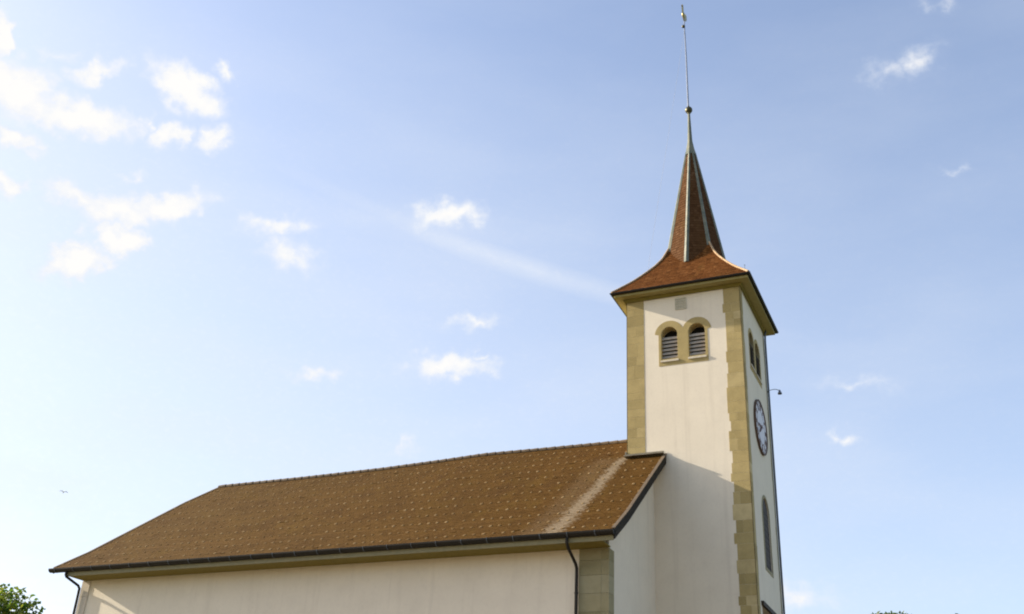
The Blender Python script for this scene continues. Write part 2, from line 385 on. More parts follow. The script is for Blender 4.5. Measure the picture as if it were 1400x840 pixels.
# ------------------------------------------------------------------ tower walls
mb = MB(); T = 0.45
SH2 = -0.03
lowwin = arch(2.62, 0.64, 10.45, 12.75)
door = [(0.75, 4.2), (4.1, 4.2), (4.1, 8.72), (0.75, 8.72)]
mb.prism([(0, GZ), (W, GZ), (W, TZ), (0, TZ)], belfry_holes(), F1, -T, 0)
mb.prism([(T, GZ), (D-T, GZ), (D-T, TZ), (T, TZ)], belfry_holes(SH2, WR2) + [lowwin, door], F2, -T, 0)
mb.prism([(0, GZ), (W, GZ), (W, TZ), (0, TZ)], belfry_holes(), FB, -T, 0)
mb.prism([(T, GZ), (D-T, GZ), (D-T, TZ), (T, TZ)], belfry_holes(), FL, -T, 0)
tower_wall = part(mb, "tower_wall", PLASTER)

# quoins: blocks of two widths, each block an island of the same mesh
def quoin(mp_a, mp_b, wa, wb, z0, z1, seed, m, tooth=0.0):
    """L-shaped corner blocks: mp_a/mp_b map (distance from corner, height, outward)"""
    rnd = random.Random(seed); q = MB(); z = z0
    while z < z1-0.01:
        h = min(rnd.choice((0.34, 0.42, 0.5, 0.62)), z1-z)
        if z1-z-h < 0.2: h = z1-z
        a = wa + rnd.choice((-1, 0, 0, 1))*tooth; g = 0.004
        if rnd.random() < 0.45:                             # split block
            s = a*rnd.uniform(0.35, 0.65)
            q.mapped_box(mp_a, (0.0, z+g, -0.02), (s-g, z+h-g, 0.007)); q.mapped_box(mp_a, (s, z+g, -0.02), (a, z+h-g, 0.0065))
        else: q.mapped_box(mp_a, (0.0, z+g, -0.02), (a, z+h-g, 0.007))
        q.mapped_box(mp_b, (-0.007, z+g, -0.02), (wb + rnd.choice((0, 0.04)), z+h-g, 0.0075))
        z += h
    return part(q, "quoin", m)
quoin(lambda d, v, w: F1(d, v, w), lambda d, v, w: FL(D-d, v, w), 0.78, 0.45, GZ, TZ-0.002, 1, STONE, 0.0)
quoin(lambda d, v, w: F1(W-d, v, w), lambda d, v, w: F2(d, v, w), 0.71, 0.38, GZ, TZ-0.002, 2, STONE, 0.05)
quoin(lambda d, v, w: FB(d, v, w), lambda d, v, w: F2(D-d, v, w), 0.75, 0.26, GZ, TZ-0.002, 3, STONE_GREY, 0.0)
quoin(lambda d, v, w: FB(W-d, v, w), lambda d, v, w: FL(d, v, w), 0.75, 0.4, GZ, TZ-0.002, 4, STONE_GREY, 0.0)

# belfry windows: one pair on each side, in one stone surround
def belfry(mp, sh, lf=0.0, lm=None, WR=WR):
    c1, c2 = C1+sh, C2+sh; ro = 0.635; xm = (c1+c2)/2
    a0 = math.radians(6); am = math.acos((xm-c1)/ro)
    out = [(c1-WR-.105, 18.64), (c2+WR+.105, 18.64), (c2+WR+.105, WS+.02)]
    n = 14
    for k in range(n+1):
        t = a0+(math.pi-am-a0)*k/n; out.append((c2+ro*math.cos(t), WS+ro*math.sin(t)))
    for k in range(1, n+1):
        t = am+(math.pi-a0-am)*k/n; out.append((c1+ro*math.cos(t), WS+ro*math.sin(t)))
    out.append((c1-WR-.105, WS+.02))
    q = MB(); q.prism(out, belfry_holes(sh, WR), mp, 0.001, 0.010)
    w = part(q, "belfry_window", STONE); w['label'] = "pair of round arched belfry openings in a stone surround"
    # reveal lining; clock side takes darker stone, shade put into its colour
    for c in (c1, c2):
        o = arch(c, WR-0.001, WB+0.0, WS); i = arch(c, WR-0.012, WB+0.05, WS)
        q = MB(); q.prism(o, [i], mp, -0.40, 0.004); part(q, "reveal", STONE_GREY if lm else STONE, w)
        q = MB()
        q.add([mp(c-WR-.03, WB-.09, .05), mp(c+WR+.03, WB-.09, .05), mp(c+WR+.03, WB-.01, .05), mp(c-WR-.03, WB-.01, .05),
               mp(c-WR+.04, WB-.09, -.30), mp(c+WR-.04, WB-.09, -.30), mp(c+WR-.04, WB+.10, -.30), mp(c-WR+.04, WB+.10, -.30)],
              [(0,1,2,3), (4,7,6,5), (0,4,5,1), (3,2,6,7), (0,3,7,4), (1,5,6,2)])
        part(q, "sill", SILL, w)
        q = MB(); k = 0; z = WB+0.17
        while z < WS+0.02:
            x = WR-0.014
            q.add([mp(c-x, z-.05, -.10+lf), mp(c+x, z-.05, -.10+lf), mp(c+x, z-.02, -.09+lf), mp(c-x, z-.02, -.09+lf),
                   mp(c-x, z+.075, -.185+lf), mp(c+x, z+.075, -.185+lf), mp(c+x, z+.105, -.175+lf), mp(c-x, z+.105, -.175+lf)],
                  [(0,1,2,3), (4,7,6,5), (0,4,5,1), (3,2,6,7), (0,3,7,4), (1,5,6,2)])
            z += 0.175
        part(q, "louvre", lm or LOUVRE, w)
        q = MB(); q.prism(arch(c, WR+.05, WB-.05, WS), [], mp, -T-.03, -T-.01); part(q, "backing", DARK, w)  # near-black sheet standing in for the unlit belfry behind the louvres
    return w
SILL = worn((.60, .54, .42), (.48, .42, .31), 0.85)("pale_sill_stone")
belfry(F1, 0); belfry(F2, SH2, .088, OAK, WR2); belfry(FB, 0); belfry(FL, 0)  # clock side: darker louvres too, the opening's shade put into their colour

# stone vent plate above the belfry openings
q = MB(); holes = []
for i in range(4):
    for j in range(4):
        u, v = 2.25+i*0.105, 21.27+j*0.12; holes.append([(u, v), (u+.05, v), (u+.05, v+.06), (u, v+.06)])
q.prism([(2.19, 21.2), (2.67, 21.2), (2.67, 21.76), (2.19, 21.76)], holes, F1, 0.001, 0.03); v = part(q, "vent_plate", worn((.48, .44, .33), (.38, .35, .25), .9)("vent_stone"))

# clock on the right-hand face
CU, CV, CR = 2.55, 16.45, 1.13
def disc(q, r0, r1, w0, w1, n=56, mi=0):
    out = [(CU+r1*math.cos(2*math.pi*k/n), CV+r1*math.sin(2*math.pi*k/n)) for k in range(n)]
    ins = [[(CU+r0*math.cos(2*math.pi*k/n), CV+r0*math.sin(2*math.pi*k/n)) for k in range(n)]] if r0 else []
    q.prism(out, ins, F2, w0, w1, mi)
q = MB(); disc(q, 0, CR, 0.001, 0.06); clock = part(q, "clock_dial", DIAL); clock['label'] = "round pale clock dial with dark rim and numerals"
q = MB(); disc(q, CR-.03, CR+.055, 0.002, 0.09); part(q, "clock_rim", RIMM, clock)
q = MB(); disc(q, CR-.40, CR-.37, 0.055, 0.066); disc(q, CR-.10, CR-.075, 0.055, 0.066); part(q, "minute_track", NUMER, clock)
def stroke(q, p0, p1, wd, rot, r):
    """bar of a numeral in its own upright frame, turned to its hour"""
    d = Vector((p1[0]-p0[0], p1[1]-p0[1])); n = Vector((-d.y, d.x)).normalized()*wd/2
    P = [(p0[0]+n.x, p0[1]+n.y), (p1[0]+n.x, p1[1]+n.y), (p1[0]-n.x, p1[1]-n.y), (p0[0]-n.x, p0[1]-n.y)]
    c, s = math.cos(rot), math.sin(rot); o = []
    for x, y in P:
        y += r; o.append((CU + x*c + y*s, CV - x*s + y*c))
    q.prism(o, [], F2, 0.058, 0.075)
NUM = {1: "I", 2: "II", 3: "III", 4: "IIII", 5: "V", 6: "VI", 7: "VII", 8: "VIII", 9: "IX", 10: "X", 11: "XI", 12: "XII"}
for hnum, txt in NUM.items():
    q = MB(); wid = {'I': .06, 'V': .13, 'X': .13}; tot = sum(wid[c] for c in txt); x = -tot/2; H = 0.115
    for c in txt:
        w2 = wid[c]; m_ = x+w2/2
        if c == 'I': stroke(q, (m_, -H), (m_, H), .036, hnum*math.pi/6, CR-.235)
        elif c == 'V':
            stroke(q, (m_-.05, H), (m_, -H), .036, hnum*math.pi/6, CR-.235); stroke(q, (m_+.05, H), (m_, -H), .022, hnum*math.pi/6, CR-.235)
        else:
            stroke(q, (m_-.05, H), (m_+.05, -H), .036, hnum*math.pi/6, CR-.235); stroke(q, (m_+.05, H), (m_-.05, -H), .022, hnum*math.pi/6, CR-.235)
        x += w2
    part(q, "numeral", NUMER, clock)
def hand(ang, ln, wd, w0, name):
    c, s = math.cos(ang), math.sin(ang); P = [(-wd, -.18), (wd, -.18), (wd*1.2, ln*.7), (0, ln), (-wd*1.2, ln*.7)]
    q = MB(); q.prism([(CU + x*c + y*s, CV - x*s + y*c) for x, y in P], [], F2, w0, w0+.012); part(q, name, NUMER, clock)
hand(R(232), .62, .05, .085, "hour_hand"); hand(R(264), .86, .034, .10, "minute_hand")

# arched window and dark entrance recess below the clock
q = MB(); q.prism([(2.62-.76, 10.33), (2.62+.76, 10.33)] + arch(2.62, 0.76, 10.3, 12.75)[2:], [lowwin], F2, 0.001, 0.02)
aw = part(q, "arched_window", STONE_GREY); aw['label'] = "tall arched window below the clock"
q = MB(); q.prism(lowwin, [], F2, -.10, -.03); part(q, "added_dark_panel", OAK, aw)  # dark panel added to stand for the opening's shade, not a known shutter
q = MB(); z = 10.6
while z < 12.9: q.mapped_box(lambda u, v, w: F2(u, v, w), (2.02, z, -.029), (3.22, z+.03, -.018)); z += .24
part(q, "added_panel_batten", OAK, aw)
q = MB(); q.prism(door, [], F2, -.40, -.36); dr = part(q, "doorway", OAK); dr['label'] = "dark entrance recess at the foot of the clock side"
q = MB(); q.prism([(.6, 8.70), (4.25, 8.70), (4.25, 8.86), (.6, 8.86)], [], F2, .001, .10); part(q, "lintel", OAK, dr)

# soffit, cornice and gutter round the tower head
def ring(q, prof, cx=XC, cy=YC, hx=W/2, hy=D/2, mi=0, closed=True):
    n = len(prof); vs = []
    for dd, z in prof:
        for sx, sy in ((-1, -1), (1, -1), (1, 1), (-1, 1)): vs.append((cx+sx*(hx+dd), cy+sy*(hy+dd), z+EYE))
    fs = []
    for i in range(n if closed else n-1):
        j = (i+1) % n
        for k in range(4): fs.append((i*4+k, i*4+(k+1) % 4, j*4+(k+1) % 4, j*4+k))
    q.add(vs, fs, mi)
q = MB(); ring(q, [(-.3, TZ), (.455, TZ), (.455, TZ+.12), (-.3, TZ+.16)]); part(q, "tower_soffit", PAINT)
q = MB(); ring(q, [(.024, TZ-.004), (.024, TZ-.15), (.06, TZ-.15), (.06, TZ-.11), (.12, TZ-.06), (.12, TZ-.004)]); part(q, "tower_cornice", SOFF)  # cornice darker than the soffit; eave shade put into its colour
def gprof(c, z, r, n=8):
    o = [(c + r*math.cos(math.pi+math.pi*k/n), z + r*math.sin(math.pi+math.pi*k/n)) for k in range(n+1)]
    i = [(c + (r-.012)*math.cos(math.pi+math.pi*k/n), z + (r-.012)*math.sin(math.pi+math.pi*k/n)) for k in range(n+1)]
    return o + i[::-1]
q = MB(); ring(q, gprof(.515, TZ+.175, .085)); part(q, "tower_gutter", COPPER)

# ------------------------------------------------------------------ tiled surfaces
def tiles(q, rows, tw, t=0.02, seed=0, nib=False, uvf=None):
    """rows: list of (left, right) points up the slope, all in scene coordinates"""
    rnd = random.Random(seed)
    for i in range(len(rows)-1):
        (a, b), (c, d) = [tuple(map(Vector, p)) for p in rows[i:i+2]]
        nrm = (b-a).cross(c-a); 
        if nrm.length < 1e-9: nrm = (b-a).cross(d-a)
        nrm.normalize()
        L0, L1 = (b-a), (d-c); ln = max(L0.length, 1e-6); ex = L0/ln
        off = (i % 2)*0.5*tw + rnd.uniform(-.01, .01)
        # positions along the lower edge, measured along ex from a
        u0 = (c-a).dot(ex); u1 = (d-a).dot(ex); up_v = c-a-ex*u0
        k0 = math.floor(min(0, u0)/tw)-1; k1 = math.ceil(max(ln, u1)/tw)+1
        for k in range(k0, k1):
            p, r = k*tw+off+.002, (k+1)*tw+off-.002
            pb, rb = max(p, 0), min(r, ln); pt, rt = max(p, u0), min(r, u1)
            if rb-pb < .012 and rt-pt < .012: continue
            if rb < pb: pb = rb = min(max((p+r)/2, 0), ln)
            if rt < pt: pt = rt = min(max((p+r)/2, u0), u1)
            h = t*rnd.uniform(.8, 1.25); tilt = rnd.uniform(-.004, .004)
            v = [a+ex*pb, a+ex*rb, a+ex*pb+nrm*(h+tilt), a+ex*rb+nrm*(h-tilt),
                 a+ex*rt+up_v+nrm*.003, a+ex*pt+up_v+nrm*.003]
            q.add(v, [(0,1,3,2), (2,3,4,5), (0,2,5), (1,4,3)], 0, uvf(a+ex*((p+r)/2), i) if uvf else None)
            if nib and (k*2+i//2) % 4 == 0 and i % 4 == 2 and rnd.random() < .9 and i > 1 and rb-pb > .1:
                m_ = a+ex*((pb+rb)/2)+up_v*.35; w2 = rnd.uniform(.03, .055); uv_ = up_v.normalized(); hh = rnd.uniform(.04, .075)
                q.add([m_-ex*w2, m_+ex*w2, m_-ex*w2*.8+nrm*hh, m_+ex*w2*.8+nrm*hh, m_+ex*w2*.6+uv_*.11+nrm*.01, m_-ex*w2*.6+uv_*.11+nrm*.01],
                      [(0,1,3,2), (2,3,4,5), (0,2,5), (1,4,3)], 1)
# nave, near slope
ys = []
tot = 0; seg = []
for (a, za), (b, zb) in zip(PROF, PROF[1:]): seg.append(math.hypot(b-a, zb-za))
LEN = sum(seg); NR = 62; sl_at = []
for i in range(NR+1):
    s = LEN*i/NR; acc = 0
    for k, g in enumerate(seg):
        if s <= acc+g+1e-6:
            f_ = (s-acc)/g; y = PROF[k][0]+f_*(PROF[k+1][0]-PROF[k][0]); sl_at.append((y, s)); break
        acc += g
q = MB(); step = 2.4
def rx(y): return XV if y < YT-0.02 else XL-0.02
for i in range(NR):
    y0, y1 = sl_at[i][0], sl_at[i+1][0]
    xa, xb = left_x((y0+y1)/2), rx(y1)
    n = 10; xs = [xa+(xb-xa)*k/n for k in range(n+1)]
    # one continuous course; the sag bends it in spans that meet edge to edge
    for k in range(n):
        rows = [((xs[k], y0, roofz(y0)+sag(xs[k], y0)+EYE), (xs[k+1], y0, roofz(y0)+sag(xs[k+1], y0)+EYE)),
                ((xs[k], y1, roofz(y1)+sag(xs[k], y1)+EYE), (xs[k+1], y1, roofz(y1)+sag(xs[k+1], y1)+EYE))]
        break
    # tiles by hand so that the bond runs through
    rnd = random.Random(100+i); tw = .19; off = (i % 2)*.5*tw
    k0 = math.floor((xa-off)/tw); k1 = math.ceil((xb-off)/tw)
    P = lambda x, y, h: Vector((x, y, roofz(y)+sag(x, y)+EYE)) + Vector((0, -.62, .785))*h
    for k in range(k0, k1):
        p, r = max(k*tw+off+.002, xa), min((k+1)*tw+off-.002, xb)
        if r-p < .02: continue
        h = rnd.uniform(.011, .017) if rnd.random() < .993 else rnd.uniform(.024, .032); tl = rnd.uniform(-.003, .003)
        uv = ((p+r)/2, sl_at[i][1])
        q.add([P(p, y0, 0), P(r, y0, 0), P(p, y0, h+tl), P(r, y0, h-tl), P(r, y1, .003), P(p, y1, .003)],
              [(0,1,3,2), (2,3,4,5), (0,2,5), (1,4,3)], 0, uv)
        if i % 5 == 2 and (k + (i//5 % 2)) % 2 == 0 and rnd.random() < .985:
            x = (p+r)/2+rnd.uniform(-.015, .015); sc = rnd.choice((.75, .9, 1, 1, 1.1)); yc = y0+(y1-y0)*.45; vs = []
            for rad_, h_ in ((.062, .010), (.053, .024), (.027, .030)):
                for t in range(8):
                    a = t*math.pi/4+.39; vs.append(P(x+rad_*sc*math.cos(a), yc+rad_*sc*1.15*math.sin(a)*.8, h_))
            fs = [tuple(range(16, 24))] + [(m_*8+t, m_*8+(t+1) % 8, m_*8+8+(t+1) % 8, m_*8+8+t) for m_ in (0, 1) for t in range(8)]
            q.add(vs, fs, 1)
# decking under the tiles and the far slope
for (ya, yb_) in ((YN-.04, YT-.02), (YT-.02, YR)):
    xb = XV-.02 if yb_ < YT else XL-.02; n = 24
    for k in range(n):
        for j in range(6):
            u0_, u1_ = k/n, (k+1)/n; v0, v1 = ya+(yb_-ya)*j/6, ya+(yb_-ya)*(j+1)/6
            pt = lambda u, y: (left_x(y)+.05+(xb-left_x(y)-.05)*u, y, roofz(y)+sag(left_x(y)+(xb-left_x(y))*u, y)+EYE-.012)
            q.add([pt(u0_, v0), pt(u1_, v0), pt(u1_, v1), pt(u0_, v1)], [(0,1,2,3)], 0, (-20, 2))
for (ya, yb_, xb) in ((YR, YB+.02, XL-.02), (YB+.02, 2*YR-YN, XV)):
    n = 24
    for k in range(n):
        for j in range(6):
            v0, v1 = ya+(yb_-ya)*j/6, ya+(yb_-ya)*(j+1)/6
            def pt(u, y):
                lx = left_x(2*YR-y); x = lx+(xb-lx)*u; return (x, y, roofz(y)+sag(x, y)+EYE)
            q.add([pt(k/n, v0), pt((k+1)/n, v0), pt((k+1)/n, v1), pt(k/n, v1)], [(0,1,2,3)], 0, (-20, 2))
nave_roof = part(q, "nave_roof", [TILE, NIB], fix=False); nave_roof['label'] = "long brown clay tiled nave roof with pale tile nibs and a pale run-off streak"
# ridge tiles
q = MB(); x = left_x(YR)-.02; k = 0
while x < XL-.05:
    x2 = min(x+.42, XL-.01); z0, z1 = roofz(YR)+sag(x, YR), roofz(YR)+sag(x2, YR); ra, rb = .105, .125
    q.tube([(x, YR, z0+EYE+.0), (x2+.03, YR, z1+EYE+.005)], [ra, rb], 12); x = x2
part(q, "ridge_tile", RIDGE, nave_roof)
# bargeboards and verge soffits
GREYV = worn((.20, .165, .12), (.13, .105, .075), .8)("grey_verge_tile")
def slope_strip(q, y0, y1, xa, xb, top, bot, far=False):
    n = 12; pts = []
    yy = sorted(set([y0, y1] + [p[0] for p in PROF if y0 < p[0] < y1]))
    for a, b in zip(yy, yy[1:]):
        P = []
        for y in (a, b):
            z = roofz(y)+EYE; Y = 2*YR-y if far else y
            xa_, xb_ = (xa(y), xb(y)) if callable(xa) else (xa, xb)
            s = sag(xa_, y)
            P += [(xa_, Y, z+s+top), (xb_, Y, z+s+top), (xb_, Y, z+s+bot), (xa_, Y, z+s+bot)]
        q.add(P, [(0,1,5,4), (1,2,6,5), (2,3,7,6), (3,0,4,7)] + ([(0,3,2,1)] if a == yy[0] else []) + ([(4,5,6,7)] if b == yy[-1] else []))
for far in (False, True):
    q = MB(); slope_strip(q, YN+.02, YT-.01, XV-.001, XV+.05, -.005, -.38, far); part(q, "bargeboard", VERGE, nave_roof)
    q = MB(); slope_strip(q, YN+.02, YR-.001, lambda y: left_x(y)-.045, lambda y: left_x(y)-.005, -.004, -.26, far); part(q, "bargeboard", VERGE, nave_roof)
    q = MB(); slope_strip(q, YN-.02, YR-.001, lambda y: left_x(y)-.05, lambda y: left_x(y)+.05, .045, .0, far); part(q, "verge_capping", GREYV, nave_roof)
q = MB(); slope_strip(q, YN-.02, YT-.01, XV-.05, XV+.075, .04, .0); part(q, "verge_capping", RIDGE, nave_roof)
q = MB(); slope_strip(q, YW-.6, YT-.01, XG-.1, XV-.003, -.20, -.23); part(q, "verge_soffit", SOFF, nave_roof)
q = MB(); slope_strip(q, YW-.6, YR, lambda y: left_x(y)+.0, lambda y: X0+.1, -.20, -.23); part(q, "verge_soffit", SOFF, nave_roof)
# lead flashing where the slope meets the tower
q = MB(); q.mapped_box(F1, (-.06, 14.66, .024), (1.56, 14.87, .045)); q.mapped_box(F1, (-.06, 14.70, .045), (1.58, 14.745, .30))
q.mapped_box(F1, (-.09, 14.62, -.5), (-.025, 14.98, .03)); part(q, "flashing", worn((.24, .21, .15), (.15, .13, .09), .7, .2)("old_flashing"), nave_roof)

# ------------------------------------------------------------------ nave walls
q = MB(); Tn = .5; WZ = 9.56
q.box((X0, YW, 0), (XG, YW+Tn, WZ+EYE)); q.box((X0, YF-Tn, 0), (XG, YF, WZ+EYE))
def gable(x0, x1, ya, yb_):
    n = 8; low = [(ya, GZ), (yb_, GZ)]; top = [(y, roofz(y)-.24) for y in [yb_+(ya-yb_)*k/n for k in range(n+1)]]
    q.prism(low+top, [], lambda u, v, w: (x0+w*(x1-x0), u, v+EYE), 0, 1)
gable(XG-Tn, XG, YW+Tn, YT); gable(XG-Tn, XG, YB, YF-Tn); gable(X0, X0+Tn, YW+Tn, YF-Tn)
for xa, xb in ((XG-Tn, XG), (X0, X0+Tn)):      # little triangles above the side walls' ends
    for s in (0, 1):
        pr = [(YW, WZ+.001), (YW+Tn, WZ+.001), (YW+Tn, roofz(YW+Tn)-.24), (YW, roofz(YW)-.24)]
        pr = [(y if not s else 2*YR-y, z) for y, z in pr]
        q.prism(pr, [], lambda u, v, w: (xa+w*(xb-xa), u, v+EYE), 0, 1)
nave_wall = part(q, "nave_wall", PLASTER)
q = MB(); q.box((X0+.0, YN+.06, WZ+EYE-.02), (XG+.06, YW-.001, WZ+EYE+.02)); part(q, "nave_soffit", SOFF)
q = MB(); q.box((X0-.02, YN+.02, WZ+EYE-.05), (XV-.003, YN+.058, WZ+EYE+.19)); part(q, "fascia_board", worn((.25, .22, .12), (.20, .18, .10), .75)("grey_ochre_fascia"))
# gutter along the eave
q = MB(); pf = gprof(YN-.06, 9.825, .15, 10); n = len(pf); xa, xb = -36.22, XV+.05
vs = [(x, y, z+EYE) for x in (xa, xb) for y, z in pf]
q.add(vs, [(i, (i+1) % n, n+(i+1) % n, n+i) for i in range(n)]); 
for x in (xa, xb): 
    h = [(x, YN-.06+.15*math.cos(math.pi+math.pi*k/10), 9.825+EYE+.15*math.sin(math.pi+math.pi*k/10)) for k in range(11)]; q.add(h, [tuple(range(11))])
gut = part(q, "nave_gutter", COPPER)
for k in range(25):
    x = -35.9+k*1.0; h = MB(); P_ = [(YN-.06+.156*math.cos(math.pi+math.pi*t/8), 9.825+.156*math.sin(math.pi+math.pi*t/8)) for t in range(9)]
    P2 = [(YN-.06+.168*math.cos(math.pi+math.pi*t/8), 9.825+.168*math.sin(math.pi+math.pi*t/8)) for t in range(9)]
    h.prism(P_+P2[::-1], [], lambda u, v, w: (x+w, u, v+EYE), 0, .03); part(h, "gutter_bracket", ZINC, gut)
q = MB(); q.box((xa+.06, YN-.02, 9.68+EYE), (xb, YN+.018, 9.90+EYE)); part(q, "eave_board", VERGE, gut)
def downpipe(pts, r=.055, m=None):
    q = MB(); q.tube(pts, r, 12); m = m or COPPER; p = part(q, "downpipe", m, smooth=True)
    x, y, _ = pts[-1]
    for z in (1.2, 4.2, 7.4, 9.6):
        k = MB(); k.lathe((x, y, z), [(r+.004, 0), (r+.016, .004), (r+.016, .036), (r+.004, .04)], 12); k.box((x-.012, y, z+.005), (x+.012, y+.08, z+.035)); part(k, "pipe_clip", m, p)
    return p
e = EYE
downpipe([(-12.93, YN-.06, 9.76+e), (-12.93, YN-.06, 9.50+e), (-12.925, YN+.05, 9.36+e), (-12.925, YW-.22, 9.00+e), (-12.92, YW-.11, 8.86+e), (-12.92, YW-.11, 8.6+e), (-12.92, YW-.11, .02)])
downpipe([(-35.30, YN-.06, 9.76+e), (-35.32, YN-.06, 9.56+e), (-35.35, YN+.02, 9.50+e), (-35.38, YW-.22, 9.30+e), (-35.39, YW-.11, 9.20+e), (-35.39, YW-.11, 8.9+e), (-35.39, YW-.11, .02)])
downpipe([(XR+.14, YB-.16, 22.0+e), (XR+.10, YB-.16, 21.8+e), (XR+.085, YB-.16, 21.5+e), (XR+.085, YB-.16, .02)], .042, ZINC)
# corner stones of the nave
def pilaster(xa, xb, seed, m, outer=None):
    rnd = random.Random(seed); q = MB(); z = 0.0; top = WZ+EYE-.03
    while z < top-.01:
        h = min(rnd.choice((.5, .62, .75)), top-z)
        if top-z-h < .3: h = top-z
        q.box((xa, YW-.035, z+.005), (xb, YW+.03, z+h-.005))
        if outer: q.box((xb+.002, YW-.028, z+.005), (outer+.02, YW+.5, z+h-.005))
        z += h
    return part(q, "corner_pilaster", m)
p = pilaster(-12.86, -12.06, 11, STONE_GREY, XG)
pilaster(X0-.02, X0+.42, 12, worn((.60, .53, .42), (.5, .44, .34), .9)("pale_corner_stone"))

# ------------------------------------------------------------------ tower roof
DE = 3.02
SKIRT = [(3.07, 22.17), (2.54, 22.74), (2.25, 23.07), (1.94, 23.46), (1.70, 23.79), (1.48, 24.10), (1.32, 24.36), (1.21, 24.56), (1.10, 24.79), (.96, 25.17), (.90, 25.45)]
def skz(d):
    for (a, za), (b, zb) in zip(SKIRT, SKIRT[1:]):
        if d >= b: return za+(a-d)*(zb-za)/(a-b)
    return SKIRT[-1][1]
def spr(z): return 0.19*(32.2-z)
q = MB(); dirs = [((1, 0), (0, -1)), ((0, 1), (1, 0)), ((-1, 0), (0, 1)), ((0, -1), (-1, 0))]
nrow = 26; d_end = .93
for si, ((ax, ay), (nx, ny)) in enumerate(dirs):
    rows = []
    for i in range(nrow+1):
        d = DE-(DE-d_end)*(1-(1-i/nrow)**1.22); z = skz(d)+EYE
        rows.append(((XC+nx*d-ax*d, YC+ny*d-ay*d, z), (XC+nx*d+ax*d, YC+ny*d+ay*d, z)))
    tiles(q, rows, .18, .02, 20+si)
    for a_, b_ in zip(rows, rows[1:]): q.add([a_[0], a_[1], b_[1], b_[0]], [(0,1,2,3)])
tower_roof = part(q, "tower_roof", TILE_T, fix=False); tower_roof['label'] = "red clay tiled skirt roof of the tower"
for sx, sy in ((-1, -1), (1, -1), (1, 1), (-1, 1)):
    q = MB(); ps = []
    for i in range(9):
        d = DE-(DE-.95)*i/8; ps.append((XC+sx*d, YC+sy*d, skz(d)+EYE+.02))
    q.tube(ps, .05, 8); part(q, "hip_capping", MORTAR, tower_roof)
q = MB(); q.tube([(XC+2.85, YC-2.85, skz(2.85)+EYE), (XC+2.85, YC-2.85, skz(2.85)+EYE+.26)], .014, 6); q.lathe((XC+2.85, YC-2.85, skz(2.85)+EYE+.26), [(0, -.03), (.03, 0), (0, .03)], 8); part(q, "roof_hook", STEEL, tower_roof)
# octagonal spire, ridges to the corners and to the middle of each side
q = MB(); zs = [24.05+(31.0-24.05)*i/46 for i in range(47)]
def spt(k, z, k2=0.0): a = k*math.pi/4; r = spr(z)+k2; return (XC+r*math.cos(a), YC+r*math.sin(a), z+EYE)
for k in range(8):
    rows = [(spt(k, z), spt(k+1, z)) for z in zs]
    tiles(q, rows, .15, .016, 50+k)
    q.add([rows[0][0], rows[0][1], rows[-1][1], rows[-1][0]], [(0,1,2,3)])
spire = part(q, "spire", TILE_S, fix=False); spire['label'] = "slender eight sided tiled spire with metal covered ridges"
for k in range(8):
    q = MB(); a = k*math.pi/4; n = 20; vs = []; fs = []
    z0 = 24.08 if k % 2 == 0 else 25.0
    for i in range(n+1):
        z = z0+(31.0-z0)*i/n; p = Vector(spt(k, z)); wd = .115*(1-.5*i/n)
        o = Vector((math.cos(a), math.sin(a), .19)).normalized()
        l = (Vector(spt(k+1, z))-p).normalized(); r_ = (Vector(spt(k-1, z))-p).normalized()
        vs += [p+l*wd+o*.022, p+o*.05, p+r_*wd+o*.022, p+r_*wd-o*.01, p+l*wd-o*.01]
    for i in range(n):
        for j in range(5): fs.append((i*5+j, i*5+(j+1) % 5, (i+1)*5+(j+1) % 5, (i+1)*5+j))
    fs += [(0,1,2,3,4), tuple(n*5+j for j in (4,3,2,1,0))]
    q.add(vs, fs); part(q, "ridge_strip", LEAD, spire)
q = MB(); prof = [(30.86, spr(30.86)+.045), (31.3, spr(31.3)+.03), (31.75, .125), (32.4, .098), (33.0, .078), (33.5, .062)]
vs = []; fs = []
for z, r in prof:
    for k in range(8): vs.append((XC+r*math.cos(k*math.pi/4), YC+r*math.sin(k*math.pi/4), z+EYE))
for i in range(len(prof)-1):
    for k in range(8): fs.append((i*8+k, i*8+(k+1) % 8, (i+1)*8+(k+1) % 8, (i+1)*8+k))
q.add(vs, fs); part(q, "spire_cap", LEAD, spire)
q = MB(); q.lathe((XC, YC, 33.68+EYE), [(.05, -.24), (.085, -.22), (.085, -.18)] + [(.185*math.cos(t), .185*math.sin(t)) for t in [R(-70+10*i) for i in range(15)]] + [(.05, .2), (.04, .26)], 20)
part(q, "spire_ball", BRONZE, spire, smooth=True)

# ------------------------------------------------------------------ weathervane
vx, vy = XC-.02, YC
vane = thing("weathervane", "tall thin weathervane with a small rooster on top of the church spire", "weathervane", (vx, vy, 33.9+EYE))
q = MB(); q.tube([(vx, vy, 33.9+EYE), (vx-.01, vy, 37+EYE), (vx-.05, vy, 39.85+EYE)], [.045, .036, .026], 8); part(q, "pole", STEEL, vane)
q = MB(); q.lathe((vx-.085, vy-.05, 39.16+EYE), [(.0, -.09), (.07, -.06), (.095, 0), (.07, .06), (0, .09)], 12); part(q, "pole_ball", BRONZE, vane, smooth=True)
ROO = [(-.05, 0), (.05, 0), (.10, .10), (.24, .16), (.40, .30), (.48, .50), (.44, .66), (.34, .72), (.28, .60), (.20, .46), (.06, .40), (-.08, .46), (-.14, .62),
       (-.13, .76), (-.16, .88), (-.22, .92), (-.26, .86), (-.30, .88), (-.32, .80), (-.40, .74), (-.32, .72), (-.33, .62), (-.30, .44), (-.26, .26), (-.16, .12)]
az = math.atan2(42.3, -10.4)-R(14)
q = MB(); mp = lambda u, v, w: (vx-.05+u*1.15*math.cos(az)-w*math.sin(az), vy+u*math.sin(az)+w*math.cos(az), 39.58+v*1.0+EYE)
